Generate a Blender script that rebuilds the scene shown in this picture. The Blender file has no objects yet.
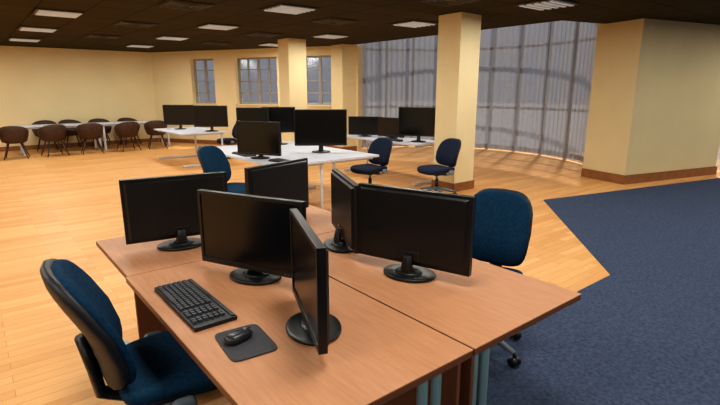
import bpy, bmesh, math, random
from mathutils import Vector, Matrix
random.seed(4)
scene=bpy.context.scene
scene.view_settings.view_transform='Standard'
try: scene.view_settings.look='Medium High Contrast'
except Exception: pass
H=2.77

# ---------------------------------------------------------------- materials
def s2l(c):
    return tuple(((v/255)/12.92 if v/255<=.04045 else ((v/255+.055)/1.055)**2.4) for v in c)+(1,)
def newmat(name,col,rough=.5,metal=0,spec=.5,noise=None,bump=None):
    m=bpy.data.materials.new(name);m.use_nodes=True;nt=m.node_tree
    b=nt.nodes['Principled BSDF'];b.inputs['Base Color'].default_value=s2l(col)
    b.inputs['Roughness'].default_value=rough;b.inputs['Metallic'].default_value=metal
    b.inputs['Specular IOR Level'].default_value=spec
    if noise or bump:
        tc=nt.nodes.new('ShaderNodeTexCoord')
    if noise:
        scale,amt=noise
        n=nt.nodes.new('ShaderNodeTexNoise');n.inputs['Scale'].default_value=scale;n.inputs['Detail'].default_value=5
        nt.links.new(tc.outputs['Object'],n.inputs['Vector'])
        mx=nt.nodes.new('ShaderNodeMix');mx.data_type='RGBA';mx.blend_type='MIX'
        c=s2l(col);mx.inputs[6].default_value=tuple(v*(1-amt) for v in c[:3])+(1,);mx.inputs[7].default_value=tuple(min(1,v*(1+amt)) for v in c[:3])+(1,)
        mr=nt.nodes.new('ShaderNodeMapRange');mr.inputs[1].default_value=.3;mr.inputs[2].default_value=.7
        nt.links.new(n.outputs['Fac'],mr.inputs[0]);nt.links.new(mr.outputs[0],mx.inputs[0]);nt.links.new(mx.outputs[2],b.inputs['Base Color'])
    if bump:
        scale,st=bump
        n2=nt.nodes.new('ShaderNodeTexNoise');n2.inputs['Scale'].default_value=scale
        nt.links.new(tc.outputs['Object'],n2.inputs['Vector'])
        bp=nt.nodes.new('ShaderNodeBump');bp.inputs['Strength'].default_value=st;bp.inputs['Distance'].default_value=.01
        nt.links.new(n2.outputs['Fac'],bp.inputs['Height']);nt.links.new(bp.outputs[0],b.inputs['Normal'])
    return m
def emis(name,col,st):
    m=bpy.data.materials.new(name);m.use_nodes=True;nt=m.node_tree
    b=nt.nodes['Principled BSDF'];b.inputs['Base Color'].default_value=s2l(col)
    b.inputs['Emission Color'].default_value=s2l(col);b.inputs['Emission Strength'].default_value=st
    return m
M_wall=newmat('wall_paint',(236,220,177),.85,spec=.2,noise=(1.5,.03))
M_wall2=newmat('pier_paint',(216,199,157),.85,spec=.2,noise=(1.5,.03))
M_skirt=newmat('skirting_wood',(140,92,52),.5,noise=(8,.15))
M_fab=newmat('blue_fabric',(22,56,82),.9,spec=.12,noise=(60,.25),bump=(250,.4))
M_fab2=newmat('navy_fabric',(34,43,64),.9,spec=.15,noise=(60,.25),bump=(250,.4))
M_black=newmat('black_plastic',(16,16,18),.38,noise=(20,.1))
M_shell=newmat('dark_shell',(26,28,33),.5,noise=(20,.1))
M_screen=newmat('screen_glass',(10,10,12),.22,noise=(3,.1))
M_grey=newmat('grey_plastic',(110,122,130),.5,noise=(20,.08))
M_metal=newmat('blue_grey_metal',(120,150,160),.45,.15,noise=(10,.06))
M_white=newmat('white_laminate',(200,203,212),.5,noise=(3,.03))
M_key=newmat('key_plastic',(58,60,66),.55,noise=(30,.1))
M_pad=newmat('mousepad_rubber',(60,60,65),.8,noise=(80,.15))
M_mouse=newmat('mouse_plastic',(36,38,43),.35,noise=(30,.1))
M_tub=newmat('brown_leather',(68,44,31),.55,noise=(15,.2))
M_tubleg=newmat('tub_leg_wood',(72,52,37),.5,noise=(15,.15))
M_frame=newmat('window_frame_grey',(150,146,142),.5,noise=(5,.05))
M_track=newmat('curtain_track',(90,90,94),.5,noise=(5,.05))
M_gnd=newmat('outside_paving',(120,120,125),.9,noise=(1,.1))
M_vent=newmat('vent_metal',(60,54,40),.6,noise=(5,.1))
M_lamp=emis('lamp_diffuser',(200,204,205),.2)
M_lframe=newmat('lamp_frame',(66,61,48),.5,noise=(5,.05))

def woodtop(name,c1,c2):
    m=bpy.data.materials.new(name);m.use_nodes=True;nt=m.node_tree;b=nt.nodes['Principled BSDF']
    tc=nt.nodes.new('ShaderNodeTexCoord');mp=nt.nodes.new('ShaderNodeMapping');mp.inputs['Scale'].default_value=(14,1.2,6)
    n=nt.nodes.new('ShaderNodeTexNoise');n.inputs['Scale'].default_value=6;n.inputs['Detail'].default_value=8
    r=nt.nodes.new('ShaderNodeValToRGB');r.color_ramp.elements[0].position=.3;r.color_ramp.elements[0].color=s2l(c1);r.color_ramp.elements[1].position=.7;r.color_ramp.elements[1].color=s2l(c2)
    nt.links.new(tc.outputs['Object'],mp.inputs[0]);nt.links.new(mp.outputs[0],n.inputs['Vector']);nt.links.new(n.outputs['Fac'],r.inputs[0]);nt.links.new(r.outputs[0],b.inputs['Base Color'])
    b.inputs['Roughness'].default_value=.5;b.inputs['Specular IOR Level'].default_value=.3
    return m
M_desk=woodtop('beech_laminate',(178,126,90),(190,138,101))
M_desk_edge=newmat('desk_edge',(118,72,45),.5,noise=(6,.1))

def floor_mat():
    m=bpy.data.materials.new('parquet');m.use_nodes=True;nt=m.node_tree;b=nt.nodes['Principled BSDF']
    tc=nt.nodes.new('ShaderNodeTexCoord')
    br=nt.nodes.new('ShaderNodeTexBrick');br.offset=.37;br.inputs['Scale'].default_value=1
    br.inputs['Brick Width'].default_value=.75;br.inputs['Row Height'].default_value=.085
    br.inputs['Mortar Size'].default_value=.0012;br.inputs['Bias'].default_value=0
    br.inputs['Color1'].default_value=s2l((212,153,90));br.inputs['Color2'].default_value=s2l((230,177,114));br.inputs['Mortar'].default_value=s2l((165,113,65))
    nt.links.new(tc.outputs['Object'],br.inputs['Vector'])
    mp=nt.nodes.new('ShaderNodeMapping');mp.inputs['Scale'].default_value=(1.5,25,1)
    n=nt.nodes.new('ShaderNodeTexNoise');n.inputs['Scale'].default_value=3;n.inputs['Detail'].default_value=6
    nt.links.new(tc.outputs['Object'],mp.inputs[0]);nt.links.new(mp.outputs[0],n.inputs['Vector'])
    mx=nt.nodes.new('ShaderNodeMix');mx.data_type='RGBA';mx.blend_type='MULTIPLY';mx.inputs[0].default_value=1
    mr=nt.nodes.new('ShaderNodeMapRange');mr.inputs[1].default_value=.3;mr.inputs[2].default_value=.7;mr.inputs[3].default_value=.9;mr.inputs[4].default_value=1.05
    nt.links.new(n.outputs['Fac'],mr.inputs[0]);nt.links.new(br.outputs['Color'],mx.inputs[6]);nt.links.new(mr.outputs[0],mx.inputs[7])
    nt.links.new(mx.outputs[2],b.inputs['Base Color']);b.inputs['Roughness'].default_value=.5;b.inputs['Specular IOR Level'].default_value=.35
    return m
M_floor=floor_mat()
M_carpet=newmat('navy_carpet',(68,79,101),.95,spec=.1,noise=(45,.3),bump=(180,.5))

def ceil_mat():
    m=bpy.data.materials.new('ceiling_tiles');m.use_nodes=True;nt=m.node_tree;b=nt.nodes['Principled BSDF']
    tc=nt.nodes.new('ShaderNodeTexCoord');mp=nt.nodes.new('ShaderNodeMapping')
    mp.inputs['Location'].default_value=(-(1.318-.3155),-(6.387-.3155),0)
    br=nt.nodes.new('ShaderNodeTexBrick');br.offset=0;br.inputs['Scale'].default_value=1
    br.inputs['Brick Width'].default_value=.631;br.inputs['Row Height'].default_value=.631;br.inputs['Mortar Size'].default_value=.012
    br.inputs['Color1'].default_value=s2l((58,50,29));br.inputs['Color2'].default_value=s2l((64,55,33));br.inputs['Mortar'].default_value=s2l((28,24,15))
    nt.links.new(tc.outputs['Object'],mp.inputs[0]);nt.links.new(mp.outputs[0],br.inputs['Vector']);nt.links.new(br.outputs['Color'],b.inputs['Base Color'])
    b.inputs['Roughness'].default_value=.9;b.inputs['Specular IOR Level'].default_value=.1
    return m
M_ceil=ceil_mat()

def curtain_mat():
    m=bpy.data.materials.new('sheer_curtain');m.use_nodes=True;nt=m.node_tree
    for n in list(nt.nodes): nt.nodes.remove(n)
    o=nt.nodes.new('ShaderNodeOutputMaterial')
    d=nt.nodes.new('ShaderNodeBsdfDiffuse');d.inputs[0].default_value=s2l((172,174,181))
    t=nt.nodes.new('ShaderNodeBsdfTranslucent');t.inputs[0].default_value=s2l((150,153,162))
    tr=nt.nodes.new('ShaderNodeBsdfTransparent');tr.inputs[0].default_value=(.70,.73,.78,1)
    a=nt.nodes.new('ShaderNodeMixShader');a.inputs[0].default_value=.5
    c=nt.nodes.new('ShaderNodeMixShader')
    tc=nt.nodes.new('ShaderNodeTexCoord');mp=nt.nodes.new('ShaderNodeMapping');mp.inputs['Scale'].default_value=(3.5,3.5,.05)
    n=nt.nodes.new('ShaderNodeTexNoise');n.inputs['Scale'].default_value=2
    mr=nt.nodes.new('ShaderNodeMapRange');mr.inputs[1].default_value=.35;mr.inputs[2].default_value=.65;mr.inputs[3].default_value=.24;mr.inputs[4].default_value=.42
    L=nt.links.new
    L(tc.outputs['Object'],mp.inputs[0]);L(mp.outputs[0],n.inputs['Vector']);L(n.outputs['Fac'],mr.inputs[0]);L(mr.outputs[0],c.inputs[0])
    L(d.outputs[0],a.inputs[1]);L(t.outputs[0],a.inputs[2]);L(a.outputs[0],c.inputs[1]);L(tr.outputs[0],c.inputs[2]);L(c.outputs[0],o.inputs[0])
    return m
M_curt=curtain_mat()
def glass_mat():
    m=bpy.data.materials.new('window_glass');m.use_nodes=True;nt=m.node_tree
    for n in list(nt.nodes): nt.nodes.remove(n)
    o=nt.nodes.new('ShaderNodeOutputMaterial')
    g=nt.nodes.new('ShaderNodeBsdfGlossy');g.inputs['Roughness'].default_value=.1
    tr=nt.nodes.new('ShaderNodeBsdfTransparent');tr.inputs[0].default_value=(.8,.82,.84,1)
    c=nt.nodes.new('ShaderNodeMixShader');c.inputs[0].default_value=.06
    nt.links.new(tr.outputs[0],c.inputs[1]);nt.links.new(g.outputs[0],c.inputs[2]);nt.links.new(c.outputs[0],o.inputs[0])
    return m
M_glass=glass_mat()

# ---------------------------------------------------------------- builder
class B:
    def __init__(s): s.v=[];s.f=[];s.m=[];s.sm=[];s.mats=[]
    def mi(s,m):
        if m not in s.mats: s.mats.append(m)
        return s.mats.index(m)
    def add(s,vs,fs,mat,smooth=False):
        o=len(s.v);s.v+= [tuple(v) for v in vs]
        i=s.mi(mat)
        for f in fs: s.f.append(tuple(o+k for k in f));s.m.append(i);s.sm.append(smooth)
    def box(s,c,size,mat,rot=None,taper=1.0):
        hx,hy,hz=[k/2 for k in size];vs=[]
        for z in(-1,1):
            t=taper if z>0 else 1
            for x,y in((-1,-1),(1,-1),(1,1),(-1,1)):
                p=Vector((x*hx*t,y*hy*t,z*hz))
                if rot is not None: p=rot@p
                vs.append(p+Vector(c))
        s.add(vs,[(0,3,2,1),(4,5,6,7),(0,1,5,4),(1,2,6,5),(2,3,7,6),(3,0,4,7)],mat)
    def prism(s,pts,z0,z1,mat):
        n=len(pts);vs=[(p[0],p[1],z0) for p in pts]+[(p[0],p[1],z1) for p in pts]
        s.add(vs,[tuple(range(n-1,-1,-1)),tuple(range(n,2*n))]+[(i,(i+1)%n,n+(i+1)%n,n+i) for i in range(n)],mat)
    def tube(s,path,r,mat,n=10,sx=1.0):
        path=[Vector(p) for p in path];rings=[];up=None
        rr=r if isinstance(r,(list,tuple)) else [r]*len(path)
        for i,p in enumerate(path):
            d=(path[min(i+1,len(path)-1)]-path[max(i-1,0)]).normalized()
            if up is None:
                up=Vector((0,0,1)) if abs(d.z)<.9 else Vector((0,1,0))
            x=d.cross(up).normalized();u=x.cross(d).normalized();up=u
            rings.append([p+x*(math.cos(2*math.pi*k/n)*rr[i]*sx)+u*(math.sin(2*math.pi*k/n)*rr[i]) for k in range(n)])
        vs=[v for g in rings for v in g];fs=[]
        for i in range(len(rings)-1):
            for k in range(n): fs.append((i*n+k,i*n+(k+1)%n,(i+1)*n+(k+1)%n,(i+1)*n+k))
        fs.append(tuple(range(n-1,-1,-1)));fs.append(tuple((len(rings)-1)*n+k for k in range(n)))
        s.add(vs,fs,mat,True)
    def sq(s,c,half,e1,e2,mat,fn=None,axis='z',n=28,m=14):
        vs=[];fs=[]
        g=lambda v,e: math.copysign(abs(v)**e,v)
        for j in range(m+1):
            ph=-math.pi/2+math.pi*j/m
            for i in range(n):
                t=2*math.pi*i/n
                x=g(math.cos(ph),e2)*g(math.cos(t),e1);y=g(math.cos(ph),e2)*g(math.sin(t),e1);z=g(math.sin(ph),e2)
                if axis=='z': p=Vector((x*half[0],y*half[1],z*half[2]))
                elif axis=='y': p=Vector((x*half[0],-z*half[1],y*half[2]))
                if fn: p=fn(p)
                vs.append(p+Vector(c))
        for j in range(m):
            for i in range(n):
                fs.append((j*n+i,j*n+(i+1)%n,(j+1)*n+(i+1)%n,(j+1)*n+i))
        s.add(vs,fs,mat,True)
    def cyl(s,p1,p2,r,mat,n=16): s.tube([p1,p2],r,mat,n)
    def obj(s,name,loc=(0,0,0),rz=0,bevel=0,parent=None):
        me=bpy.data.meshes.new(name);me.from_pydata(s.v,[],s.f)
        for m in s.mats: me.materials.append(m)
        for i,p in enumerate(me.polygons): p.material_index=s.m[i];p.use_smooth=s.sm[i]
        bm=bmesh.new();bm.from_mesh(me);bmesh.ops.remove_doubles(bm,verts=bm.verts,dist=1e-6);bm.to_mesh(me);bm.free()
        o=bpy.data.objects.new(name,me);scene.collection.objects.link(o);o.location=loc;o.rotation_euler=(0,0,math.radians(rz))
        if bevel:
            b=o.modifiers.new('bevel','BEVEL');b.width=bevel;b.segments=2;b.limit_method='ANGLE';b.angle_limit=math.radians(60)
        if parent: o.parent=parent
        return o
def dup(o,loc,rz,name=None):
    n=o.copy();scene.collection.objects.link(n);n.location=loc;n.rotation_euler=(0,0,math.radians(rz));return n

# ---------------------------------------------------------------- room
b=B();b.prism([(-40,-40),(60,-40),(60,60),(-40,60)],-.3,-.12,M_gnd);b.obj('ground')
b=B();b.prism([(-6,-5),(14,-5),(14,4),(12.6,6),(12.3,9),(11,11),(8.6,11.6),(4.8,17.6),(-6,17.6)],-.1,0,M_floor);b.obj('floor')
b=B();b.prism([(-5.9,-4.9),(13.5,-4.9),(13.2,2.2),(10.98,2.75),(6.64,3.82),(4.32,1.77),(-5.9,1.77)],0,.006,M_carpet);b.obj('carpet')
b=B();b.prism([(-6,-5),(14,-5),(14,2.6),(8.9,4.4),(8.1,4.6),(8.1,10.7),(5.0,16.6),(-6,16.6)],H,H+.15,M_ceil);b.obj('ceiling')
WY=16.35
def wallbox(b,p,q,z0,z1,t,mat):
    p=Vector(p);q=Vector(q);d=(q-p).normalized();n=Vector((-d.y,d.x))*t
    b.prism([p,q,q+n,p+n] if n.length>0 else [],z0,z1,mat)
b=B();wallbox(b,(-6,WY),(4.9,WY),0,H,.2,M_wall);b.obj('wall_left')
b=B();wallbox(b,(-6,WY-.02),(4.78,WY-.02),0,.12,.02,M_skirt);b.obj('baseboard_left')
b=B();wallbox(b,(14.2,-5),(-6,-5),0,H,.2,M_wall);b.obj('added_wall_front')  # unseen wall behind the camera, added to cut ambient light
b=B();wallbox(b,(-6,-5.2),(-6,WY+.2),0,H,.2,M_wall);b.obj('added_wall_side')  # unseen side wall, added to keep open sky light out of the room
# window wall
P0=Vector((4.78,WY));P1=Vector((8.23,10.3));D=(P1-P0).normalized();N=Vector((-D.y,D.x)) # outward normal (away from room)
if N.dot(Vector((1,1)))<0: N=-N
L=(P1-P0).length
off=(Vector((5.03,15.91))-P0).length
wins=[(off+1.0,off+1.85),(off+2.6,off+4.0),(off+4.8,off+5.75)]
z0,z1=1.22,2.54
T=.3
def seg(b,s0,s1,za,zb,mat,t=T,o=0):
    p=P0+D*s0+N*o;q=P0+D*s1+N*o
    b.prism([p,q,q+N*t,p+N*t][::-1],za,zb,mat)
b=B();seg(b,-.1,L,0,z0,M_wall);seg(b,-.1,L,z1,H,M_wall)
xs=[-.1]+[v for w in wins for v in w]+[L]
for i in range(0,len(xs),2): seg(b,xs[i],xs[i+1],z0,z1,M_wall)
b.obj('wall_back')
b=B();seg(b,.05,L-.4,0,.12,M_skirt,.02,-.022);b.obj('baseboard_back')
for k,(s0,s1) in enumerate(wins):
    b=B();fr=.05
    for a,c in((s0,s0+fr),(s1-fr,s1)): seg(b,a,c,z0,z1,M_frame,.06,.14)
    for a,c in((z0,z0+fr),(z1-fr,z1)): seg(b,s0+fr,s1-fr,a,c,M_frame,.06,.14)
    nv=4 if s1-s0>1.2 else 2
    for i in range(1,nv):
        x=s0+(s1-s0)*i/nv;w=.022 if i!=nv/2 else .04;seg(b,x-w,x+w,z0+fr,z1-fr,M_frame,.05,.145)
    for i in range(1,4):
        z=z0+(z1-z0)*i/4;seg(b,s0+fr,s1-fr,z-.016,z+.016,M_frame,.045,.148)
    seg(b,s0+fr,s1-fr,z0+fr,z1-fr,M_glass,.008,.17)
    seg(b,s0-.03,s1+.03,z0-.04,z0,M_wall2,.04,-.045)
    b.obj('window_%d'%(k+1))
# columns
def column(name,x,y,w,d,mat=M_wall,rz=0,h=H):
    b=B();b.box((w/2,d/2,h/2),(w,d,h),mat)
    t=.018
    b.box((w/2,-t/2-.001,.07),(w+2*t,t,.14),M_skirt);b.box((-t/2-.001,d/2,.07),(t,d,.14),M_skirt)
    b.box((w/2,d+t/2+.001,.07),(w+2*t,t,.14),M_skirt);b.box((w+t/2+.001,d/2,.07),(t,d,.14),M_skirt)
    return b.obj(name,(x,y,0),rz)
column('column',6.05,5.07,.48,.46)
column('column',5.91,9.93,.48,.46)
column('column',7.75,10.35,.5,.5)
# right pier
pd=Vector((11.81-9.0,2.97-3.7)).normalized();pa=math.degrees(math.atan2(pd.y,pd.x))
b=B();b.box((1.3,.45,H/2+1.4),(2.6,.9,H+2.8),M_wall2)
b.box((1.3,-.012,.08),(2.64,.022,.16),M_skirt);b.box((-.012,.45,.08),(.022,.9,.16),M_skirt)
b.obj('wall_right',(8.9,3.62,0),pa)
# bay: curtain arc
def catmull(pts,n):
    out=[];P=[Vector(p) for p in pts];P=[2*P[0]-P[1]]+P+[2*P[-1]-P[-2]]
    for i in range(1,len(P)-2):
        for k in range(n):
            t=k/n;a,b_,c,d=P[i-1],P[i],P[i+1],P[i+2]
            out.append(.5*((2*b_)+(c-a)*t+(2*a-5*b_+4*c-d)*t*t+(3*b_-a-3*c+d)*t**3))
    out.append(P[-2]);return out
arc=catmull([(8.4,10.75),(9.6,10.4),(10.7,9.6),(11.3,8.4),(11.35,7.0),(10.9,5.7),(10.3,4.95),(9.6,4.6)],120)
def curtain(name,path,zb,zt,per=.15,amp=.012):
    b=B();vs=[];s=0
    for i,p in enumerate(path):
        if i: s+=(p-path[i-1]).length
        d=(path[min(i+1,len(path)-1)]-path[max(i-1,0)]).normalized();n=Vector((-d.y,d.x))
        w=amp*math.sin(2*math.pi*s/per+1.2*math.sin(s*2.1))*(.65+.35*math.sin(s*1.3))
        q=p+n*w;vs+=[(q.x,q.y,zb),(q.x,q.y,zt)]
    b.add(vs,[(2*i,2*i+2,2*i+3,2*i+1) for i in range(len(path)-1)],M_curt,True)
    b.tube([(p.x,p.y,zt+.02) for p in path[::10]],.018,M_track,8)
    return b.obj(name)
curtain('curtain',arc,.02,5.2)
BH=5.4
out=[p+(p-Vector((8.9,7.4))).normalized()*.4 for p in arc[::60]]
b=B()
for i,p in enumerate(out):
    b.cyl((p.x,p.y,0),(p.x,p.y,BH),.04,M_track,8)
for i in range(len(out)-1):
    for z,r in((.06,.06),(1.15,.04),(2.75,.04),(4.1,.035),(BH-.05,.06)):
        b.cyl((out[i].x,out[i].y,z),(out[i+1].x,out[i+1].y,z),r,M_track,6)
    p,q=out[i],out[i+1]
    b.add([(p.x,p.y,0),(q.x,q.y,0),(q.x,q.y,BH),(p.x,p.y,BH)],[(0,1,2,3)],M_glass)
b.obj('window_4')
b=B();b.prism([(8.1,4.2)]+[(p.x,p.y) for p in reversed(out)]+[(8.1,11.0)],BH,BH+.15,M_wall2);b.obj('ceiling_bay')
b=B();b.box((8.02,7.6,(H+.15+BH)/2),(.15,6.6,BH-H-.15),M_wall2);b.obj('wall_bay_upper')
c2=catmull([(11.75,3.1),(12.5,2.4),(13.2,1.2),(13.5,-.3),(13.5,-2.5),(13.5,-4.9)],120);curtain('curtain',c2,.02,H-.05)

# ceiling fixtures
lb=B()
lb.box((0,0,-.012),(.6,.6,.02),M_lframe)
for i in range(5): lb.box((0,-.22+.11*i,-.03),(.54,.05,.016),M_lamp)
lo=None
ld=bpy.data.lights.new('panel_light','AREA');ld.shape='SQUARE';ld.size=.55;ld.energy=27;ld.color=(1,.955,.87)
gx,gy,gs=1.318,6.387,2.524
for i in range(-2,5):
    for j in range(-3,4):
        x,y=gx+i*gs,gy+j*gs
        if x>7.9 and y>3.2: continue
        if y>15.5 or (x>5.5 and y>12): continue
        if lo is None: lo=lb.obj('ceiling_light',(x,y,H));o=lo
        else: o=dup(lo,(x,y,H),0)
        l=bpy.data.objects.new('lamp',ld);scene.collection.objects.link(l);l.parent=o;l.location=(0,0,-.06)
vb=B();
vb.box((0,0,-.008),(.58,.58,.014),M_vent)
for k in range(4):
    r=.26-.06*k;z=-.02
    for sx,sy,w,d in((0,-r,2*r,.02),(0,r,2*r,.02),(-r,0,.02,2*r),(r,0,.02,2*r)): vb.box((sx,sy,z),(w,d,.012),M_lframe)
vo=None
for i in range(-1,3):
    for j in range(-1,3):
        p=(gx+1.262+i*gs,gy+.631+j*gs,H)
        if p[0]>7.5: continue
        if vo is None: vo=vb.obj('air_vent',p)
        else: dup(vo,p,0)

# ---------------------------------------------------------------- furniture
def desk(name,x0,y0,x1,y1,back,top=M_desk,edge=M_desk_edge,leg=M_metal,panel=True):
    """back: side of desk ('+x','-x','+y','-y') where uprights and modesty panel sit"""
    cx,cy=(x0+x1)/2,(y0+y1)/2;w,d=x1-x0,y1-y0;b=B()
    b.box((0,0,.7275),(w,d,.005),top);b.box((0,0,.7125),(w-.001,d-.001,.025),edge)
    ax=0 if back[1]=='x' else 1;sg=1 if back[0]=='+' else -1
    dep=(w,d)[ax];lng=(w,d)[1-ax]
    def P(u,v,z):
        return (u*sg,v,z) if ax==0 else (v,u*sg,z)
    for e in(-1,1):
        v=e*(lng/2-.08)
        for uu in((dep/2-.10,dep/2-.17) if panel else (dep/2-.10,)):
            b.cyl(P(uu,v,.03),P(uu,v,.70),.02,leg,12)
        c=P(0.0,v,.03);sz=(dep-.08,.05,.04) if ax==0 else (.05,dep-.08,.04)
        b.box(c,sz,leg)
        c=P(0.0,v,.685);b.box(c,(sz[0]-.06 if ax==0 else sz[0],sz[1] if ax==0 else sz[1]-.06,.03),leg)
    if panel:
        c=P(dep/2-.035,0,.45);sz=(.018,lng-.06,.46) if ax==0 else (lng-.06,.018,.46);b.box(c,sz,edge)
    return b.obj(name,(cx,cy,0),0,bevel=.003)
Z=.731
desk('office_desk',.50,.951,1.280,2.452,'+x')
desk('office_desk',1.288,.951,2.045,2.452,'-x')
desk('office_desk',.51,2.458,2.045,3.19,'-y')
W=dict(top=M_white,edge=M_white,leg=M_white,panel=False)
desk('white_desk',2.82,5.15,3.66,6.83,'+x',**W)
desk('white_desk',3.665,5.15,4.5,6.83,'-x',**W)
desk('white_desk',2.86,6.835,4.5,7.6,'-y',**W)
desk('white_desk',5.85,5.75,6.6,7.9,'+x',**W)
desk('white_desk',3.45,10.3,4.5,12.1,'+x',**W)

def monitor_mesh(name,w,h,zb,loc,rz):
    b=B();zc=zb+h/2
    b.box((0,.012,zc),(w,.024,h),M_black)
    t=.016
    b.box((0,-.003,zb+h-t/2),(w,.008,t),M_black);b.box((0,-.003,zb+t*.8),(w,.008,t*1.6),M_black)
    b.box((-w/2+t/2,-.003,zc),(t,.008,h-2*t),M_black);b.box((w/2-t/2,-.003,zc),(t,.008,h-2*t),M_black)
    b.box((0,-.0008,zc+t*.3),(w-2*t,.003,h-2.6*t),M_screen)
    for i in range(4): b.box((w/2-.05-.018*i,-.008,zb+.013),(.008,.003,.003),M_grey)
    R=Matrix.Rotation(math.radians(-90),3,'X')
    b.box((0,.030,zc),(w*.95,h*.93,.014),M_black,rot=R,taper=.95)
    b.box((0,.040,zb+h*.13),(w*.18,h*.14,.010),M_black,rot=R,taper=.85)
    b.tube([(0,.046,zb+h*.14),(0,.058,zb-.01),(0,.052,.03),(0,.04,.012)],[.02,.024,.028,.045],M_black,12,1.3)
    b.sq((0,.03,.009),(.135,.105,.009),1,.35,M_black,n=32)
    b.sq((0,.035,.018),(.07,.055,.01),1,.6,M_black)
    return b.obj(name,loc,rz,bevel=.0025)
def monitor(x,y,rz,w=.58,h=.365,zb=.048):
    return monitor_mesh('computer_monitor',w,h,zb,(x,y,Z),rz)
monitor(.968,2.035,-65,w=.61)
monitor(.895,1.44,-112,w=.54)
monitor(1.63,1.61,108,w=.61,h=.375,zb=.052)
monitor(1.64,2.16,66)
monitor(.89,2.80,170)
monitor(1.60,2.88,197)
# far
monitor(2.98,5.85,-60,.66,.44,.05)
monitor(4.00,5.88,-35,.76,.52,.10)
monitor(3.60,7.22,-40,.52,.42,.2)
monitor(4.06,7.20,-30,.55,.42,.2)
monitor(6.17,6.03,-58,.72,.5,.1)
monitor(6.22,6.80,-78,.60,.36,.03)
monitor(6.10,7.42,-50,.66,.36,.03)
monitor(3.88,11.55,-45,.75,.46,.1)
monitor(4.22,10.5,-35,.74,.46,.1)

# keyboard
def keyboard(x,y,rz,L_=.50,Wd=.17):
    b=B();b.box((0,0,.008),(L_,Wd,.016),M_shell)
    b.box((0,Wd/2-.012,.018),(L_-.02,.014,.006),M_shell)
    rows=6;kw=.019
    cols=int((L_-.03)/.0205)
    for r in range(rows):
        yy=-Wd/2+.016+r*.0222
        c=0
        while c<cols:
            xx=-L_/2+.024+c*.0205
            if c in(15,19) : c+=1;continue
            if r==0 and c==4:
                b.box((xx+.0205*2.5,yy,.021),(kw+.0205*5,kw,.010),M_key,taper=1);c+=6;continue
            b.box((xx,yy,.021),(kw-.002,kw-.001,.010),M_key,taper=.82);c+=1
    return b.obj('computer_keyboard',(x,y,Z),rz,bevel=0)
keyboard(.645,1.935,-90)
keyboard(3.0,6.35,-90,.45,.16);keyboard(3.08,5.36,-80,.45,.15)
keyboard(5.98,6.42,-90,.3,.12)
# mousepad & mouse
b=B();b.sq((0,0,.003),(.115,.085,.003),.25,.3,M_pad,n=40);b.obj('mouse_pad',(.675,1.50,Z),-96)
b=B()
b.sq((0,0,.014),(.031,.056,.02),.8,.8,M_mouse,fn=lambda p: Vector((p.x*(1-.12*p.y/.056),p.y,max(p.z,-.013)*(1+.15*-p.y/.056))))
b.box((0,.025,.031),(.003,.05,.004),M_black);b.cyl((-.004,.028,.03),(.004,.028,.03),.007,M_grey,12)
b.obj('computer_mouse',(.66,1.52,Z+.0065),-80)

# office chair; faces +Y locally
def office_chair(name='office_chair',fab=M_fab,lean=.24):
    b=B()
    for k in range(5):
        a=2*math.pi*k/5+.3;c,s=math.cos(a),math.sin(a)
        b.tube([(c*.03,s*.03,.13),(c*.12,s*.12,.125),(c*.29,s*.29,.085)],[.026,.024,.015],M_grey,8)
        for e in(-1,1):
            ox,oy=-s*.014*e,c*.014*e
            b.cyl((c*.295+ox*.5,s*.295+oy*.5,.03),(c*.295+ox*2,s*.295+oy*2,.03),.03,M_black,14)
        b.cyl((c*.29,s*.29,.05),(c*.29,s*.29,.09),.009,M_black,8)
    b.cyl((0,0,.09),(0,0,.17),.036,M_grey,16);b.cyl((0,0,.16),(0,0,.30),.027,M_black,16);b.cyl((0,0,.29),(0,0,.40),.016,M_grey,12)
    b.box((0,-.02,.40),(.17,.24,.04),M_black,taper=.9)
    b.tube([(-.06,.02,.40),(-.2,.0,.40),(-.29,-.02,.43)],.012,M_grey,8)
    b.sq((-.30,-.02,.46),(.02,.045,.04),.5,.6,M_grey)
    b.tube([(.06,.02,.40),(.2,.0,.40),(.29,-.02,.43)],.012,M_grey,8)
    b.sq((.30,-.02,.46),(.02,.045,.04),.5,.6,M_grey)
    def seatfn(p):
        z=p.z-.5*max(0,p.y-.10)**1.5*1.0+.12*p.x*p.x*3
        return Vector((p.x*(1+.06*p.y/.24),p.y,z))
    b.sq((0,.02,.475),(.245,.24,.045),.45,.55,fab,fn=seatfn)
    b.sq((0,.02,.442),(.235,.23,.022),.45,.5,M_shell,fn=seatfn)
    hb=.24
    def backfn(p):
        w=1-.16*max(0,p.z/hb)**2 - .06*max(0,-p.z/hb)
        x=p.x*w
        y=p.y+1.1*x*x+.028*math.cos((p.z+.10)/hb*math.pi*.7)
        y-=lean*(p.z+hb)
        return Vector((x,y,p.z))
    b.sq((0,-.225,.755),(.225,.038,hb),.5,.6,fab,fn=backfn,axis='y')
    b.sq((0,-.252,.755),(.232,.028,hb+.008),.5,.5,M_shell,fn=backfn,axis='y')
    b.tube([(0,-.05,.405),(0,-.2,.41),(0,-.275,.45),(0,-.29,.56),(0,-.32,.70)],[.022,.022,.024,.024,.02],M_black,10,1.8)
    return b.obj(name)
oc=office_chair();oc.location=(.54,1.95,0.0);oc.rotation_euler=(0,0,math.radians(-96))
o2=office_chair('office_chair',M_fab,.16);o2.location=(2.37,1.745,.007);o2.rotation_euler=(0,0,math.radians(106));o2.scale=(1,1,.975)
dup(o2,(2.36,5.36,0),-150)
o3=office_chair('office_chair',M_fab2,.14);o3.location=(4.86,5.78,0);o3.rotation_euler=(0,0,math.radians(95));o3.scale=(1,1,.88)
dup(o3,(5.62,5.06,0),84)
dup(o3,(4.95,11.3,0),80)
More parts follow.
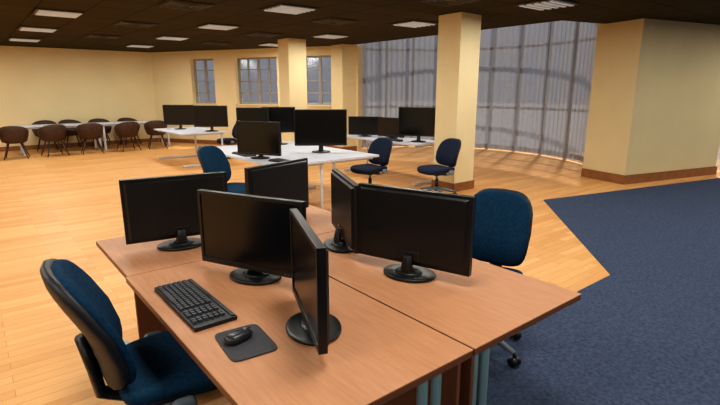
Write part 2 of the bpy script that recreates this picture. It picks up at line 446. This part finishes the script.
dup(o3,(5.35,9.0,0),60)

# tub chairs
def tub():
    b=B();n=36
    prof=lambda a: .5+.5*math.cos(a) # a=0 at back (-y)
    def rim(a):
        k=prof(a);return .50+.30*k**.8
    vs=[];fs=[];rings=[]
    def ring(fn):
        o=len(vs)
        for i in range(n):
            a=2*math.pi*i/n;vs.append(fn(a))
        rings.append(o)
    def pt(r,z,a,ysc=1): return (math.sin(a)*r,-math.cos(a)*r*ysc,z)
    ring(lambda a:pt(.02,.43,a));ring(lambda a:pt(.14,.43,a));ring(lambda a:pt(.21,.445,a))
    ring(lambda a:pt(.25,.445+(rim(a)-.445)*.35,a));ring(lambda a:pt(.275,.445+(rim(a)-.445)*.75,a));ring(lambda a:pt(.285,rim(a),a))
    ring(lambda a:pt(.305,rim(a)+.006,a));ring(lambda a:pt(.315,rim(a)-.02,a))
    ring(lambda a:pt(.30,.42+(rim(a)-.42)*.5,a));ring(lambda a:pt(.255,.41,a));ring(lambda a:pt(.18,.375,a));ring(lambda a:pt(.02,.37,a))
    for r in range(len(rings)-1):
        for i in range(n): fs.append((rings[r]+i,rings[r]+(i+1)%n,rings[r+1]+(i+1)%n,rings[r+1]+i))
    fs.append(tuple(rings[0]+i for i in range(n))[::-1]);fs.append(tuple(rings[-1]+i for i in range(n)))
    b.add(vs,fs,M_tub,True)
    b.sq((0,.0,.455),(.19,.19,.035),.9,.6,M_tub)
    for sx in(-1,1):
        for sy in(-1,1): b.tube([(sx*.13,sy*.13,.385),(sx*.24,sy*.24,0.0)],[.018,.011],M_tubleg,8)
    return b.obj('tub_chair')
tc=tub();first=True
for x,y,r in [(0.15,14.35,5),(.85,14.4,-8),(1.65,14.4,10),(2.5,14.4,-5),(3.4,14.4,6),(4.2,14.5,-12),
              (1.67,15.92,172),(2.3,15.92,184),(3.04,15.92,178),(3.83,15.92,186)]:
    if first: tc.location=(x,y,0);tc.rotation_euler=(0,0,math.radians(r));first=False
    else: dup(tc,(x,y,0),r)
def ctable(x0,x1,y0,y1):
    b=B();w,d=x1-x0,y1-y0
    b.box((0,0,.715),(w,d,.03),M_white);b.box((0,0,.68),(w-.1,d-.1,.04),M_white)
    for sx in(-1,1):
        for sy in(-1,1): b.box((sx*(w/2-.06),sy*(d/2-.06),.33),(.05,.05,.66),M_white)
    return b.obj('meeting_table',((x0+x1)/2,(y0+y1)/2,0),0,bevel=.004)
ctable(.98,2.85,14.8,15.55);ctable(2.86,4.7,14.8,15.55)

# ---------------------------------------------------------------- light
w=bpy.data.worlds.new('w');scene.world=w;w.use_nodes=True;nt=w.node_tree
bg=nt.nodes['Background'];bg.inputs[1].default_value=.9
tcn=nt.nodes.new('ShaderNodeTexCoord');sep=nt.nodes.new('ShaderNodeSeparateXYZ');rp=nt.nodes.new('ShaderNodeValToRGB')
rp.color_ramp.elements[0].position=0;rp.color_ramp.elements[0].color=s2l((152,154,164))
rp.color_ramp.elements[1].position=.5;rp.color_ramp.elements[1].color=s2l((226,228,235))
nt.links.new(tcn.outputs['Generated'],sep.inputs[0]);nt.links.new(sep.outputs['Z'],rp.inputs[0]);nt.links.new(rp.outputs[0],bg.inputs[0])
sl=bpy.data.lights.new('sun','SUN');sl.energy=6.5;sl.angle=.03;sl.color=(1,.89,.72)
so=bpy.data.objects.new('sun',sl);scene.collection.objects.link(so)
so.rotation_euler=Vector((-.55,-.26,-.90)).to_track_quat('-Z','Y').to_euler()

cam=bpy.data.cameras.new('camera');co=bpy.data.objects.new('camera',cam);scene.collection.objects.link(co)
co.location=(0,0,1.62);co.rotation_euler=(math.pi/2-.228,0,-.678)
cam.sensor_width=36;cam.lens=483.47/720*36;cam.clip_start=.05;cam.clip_end=200
scene.camera=co
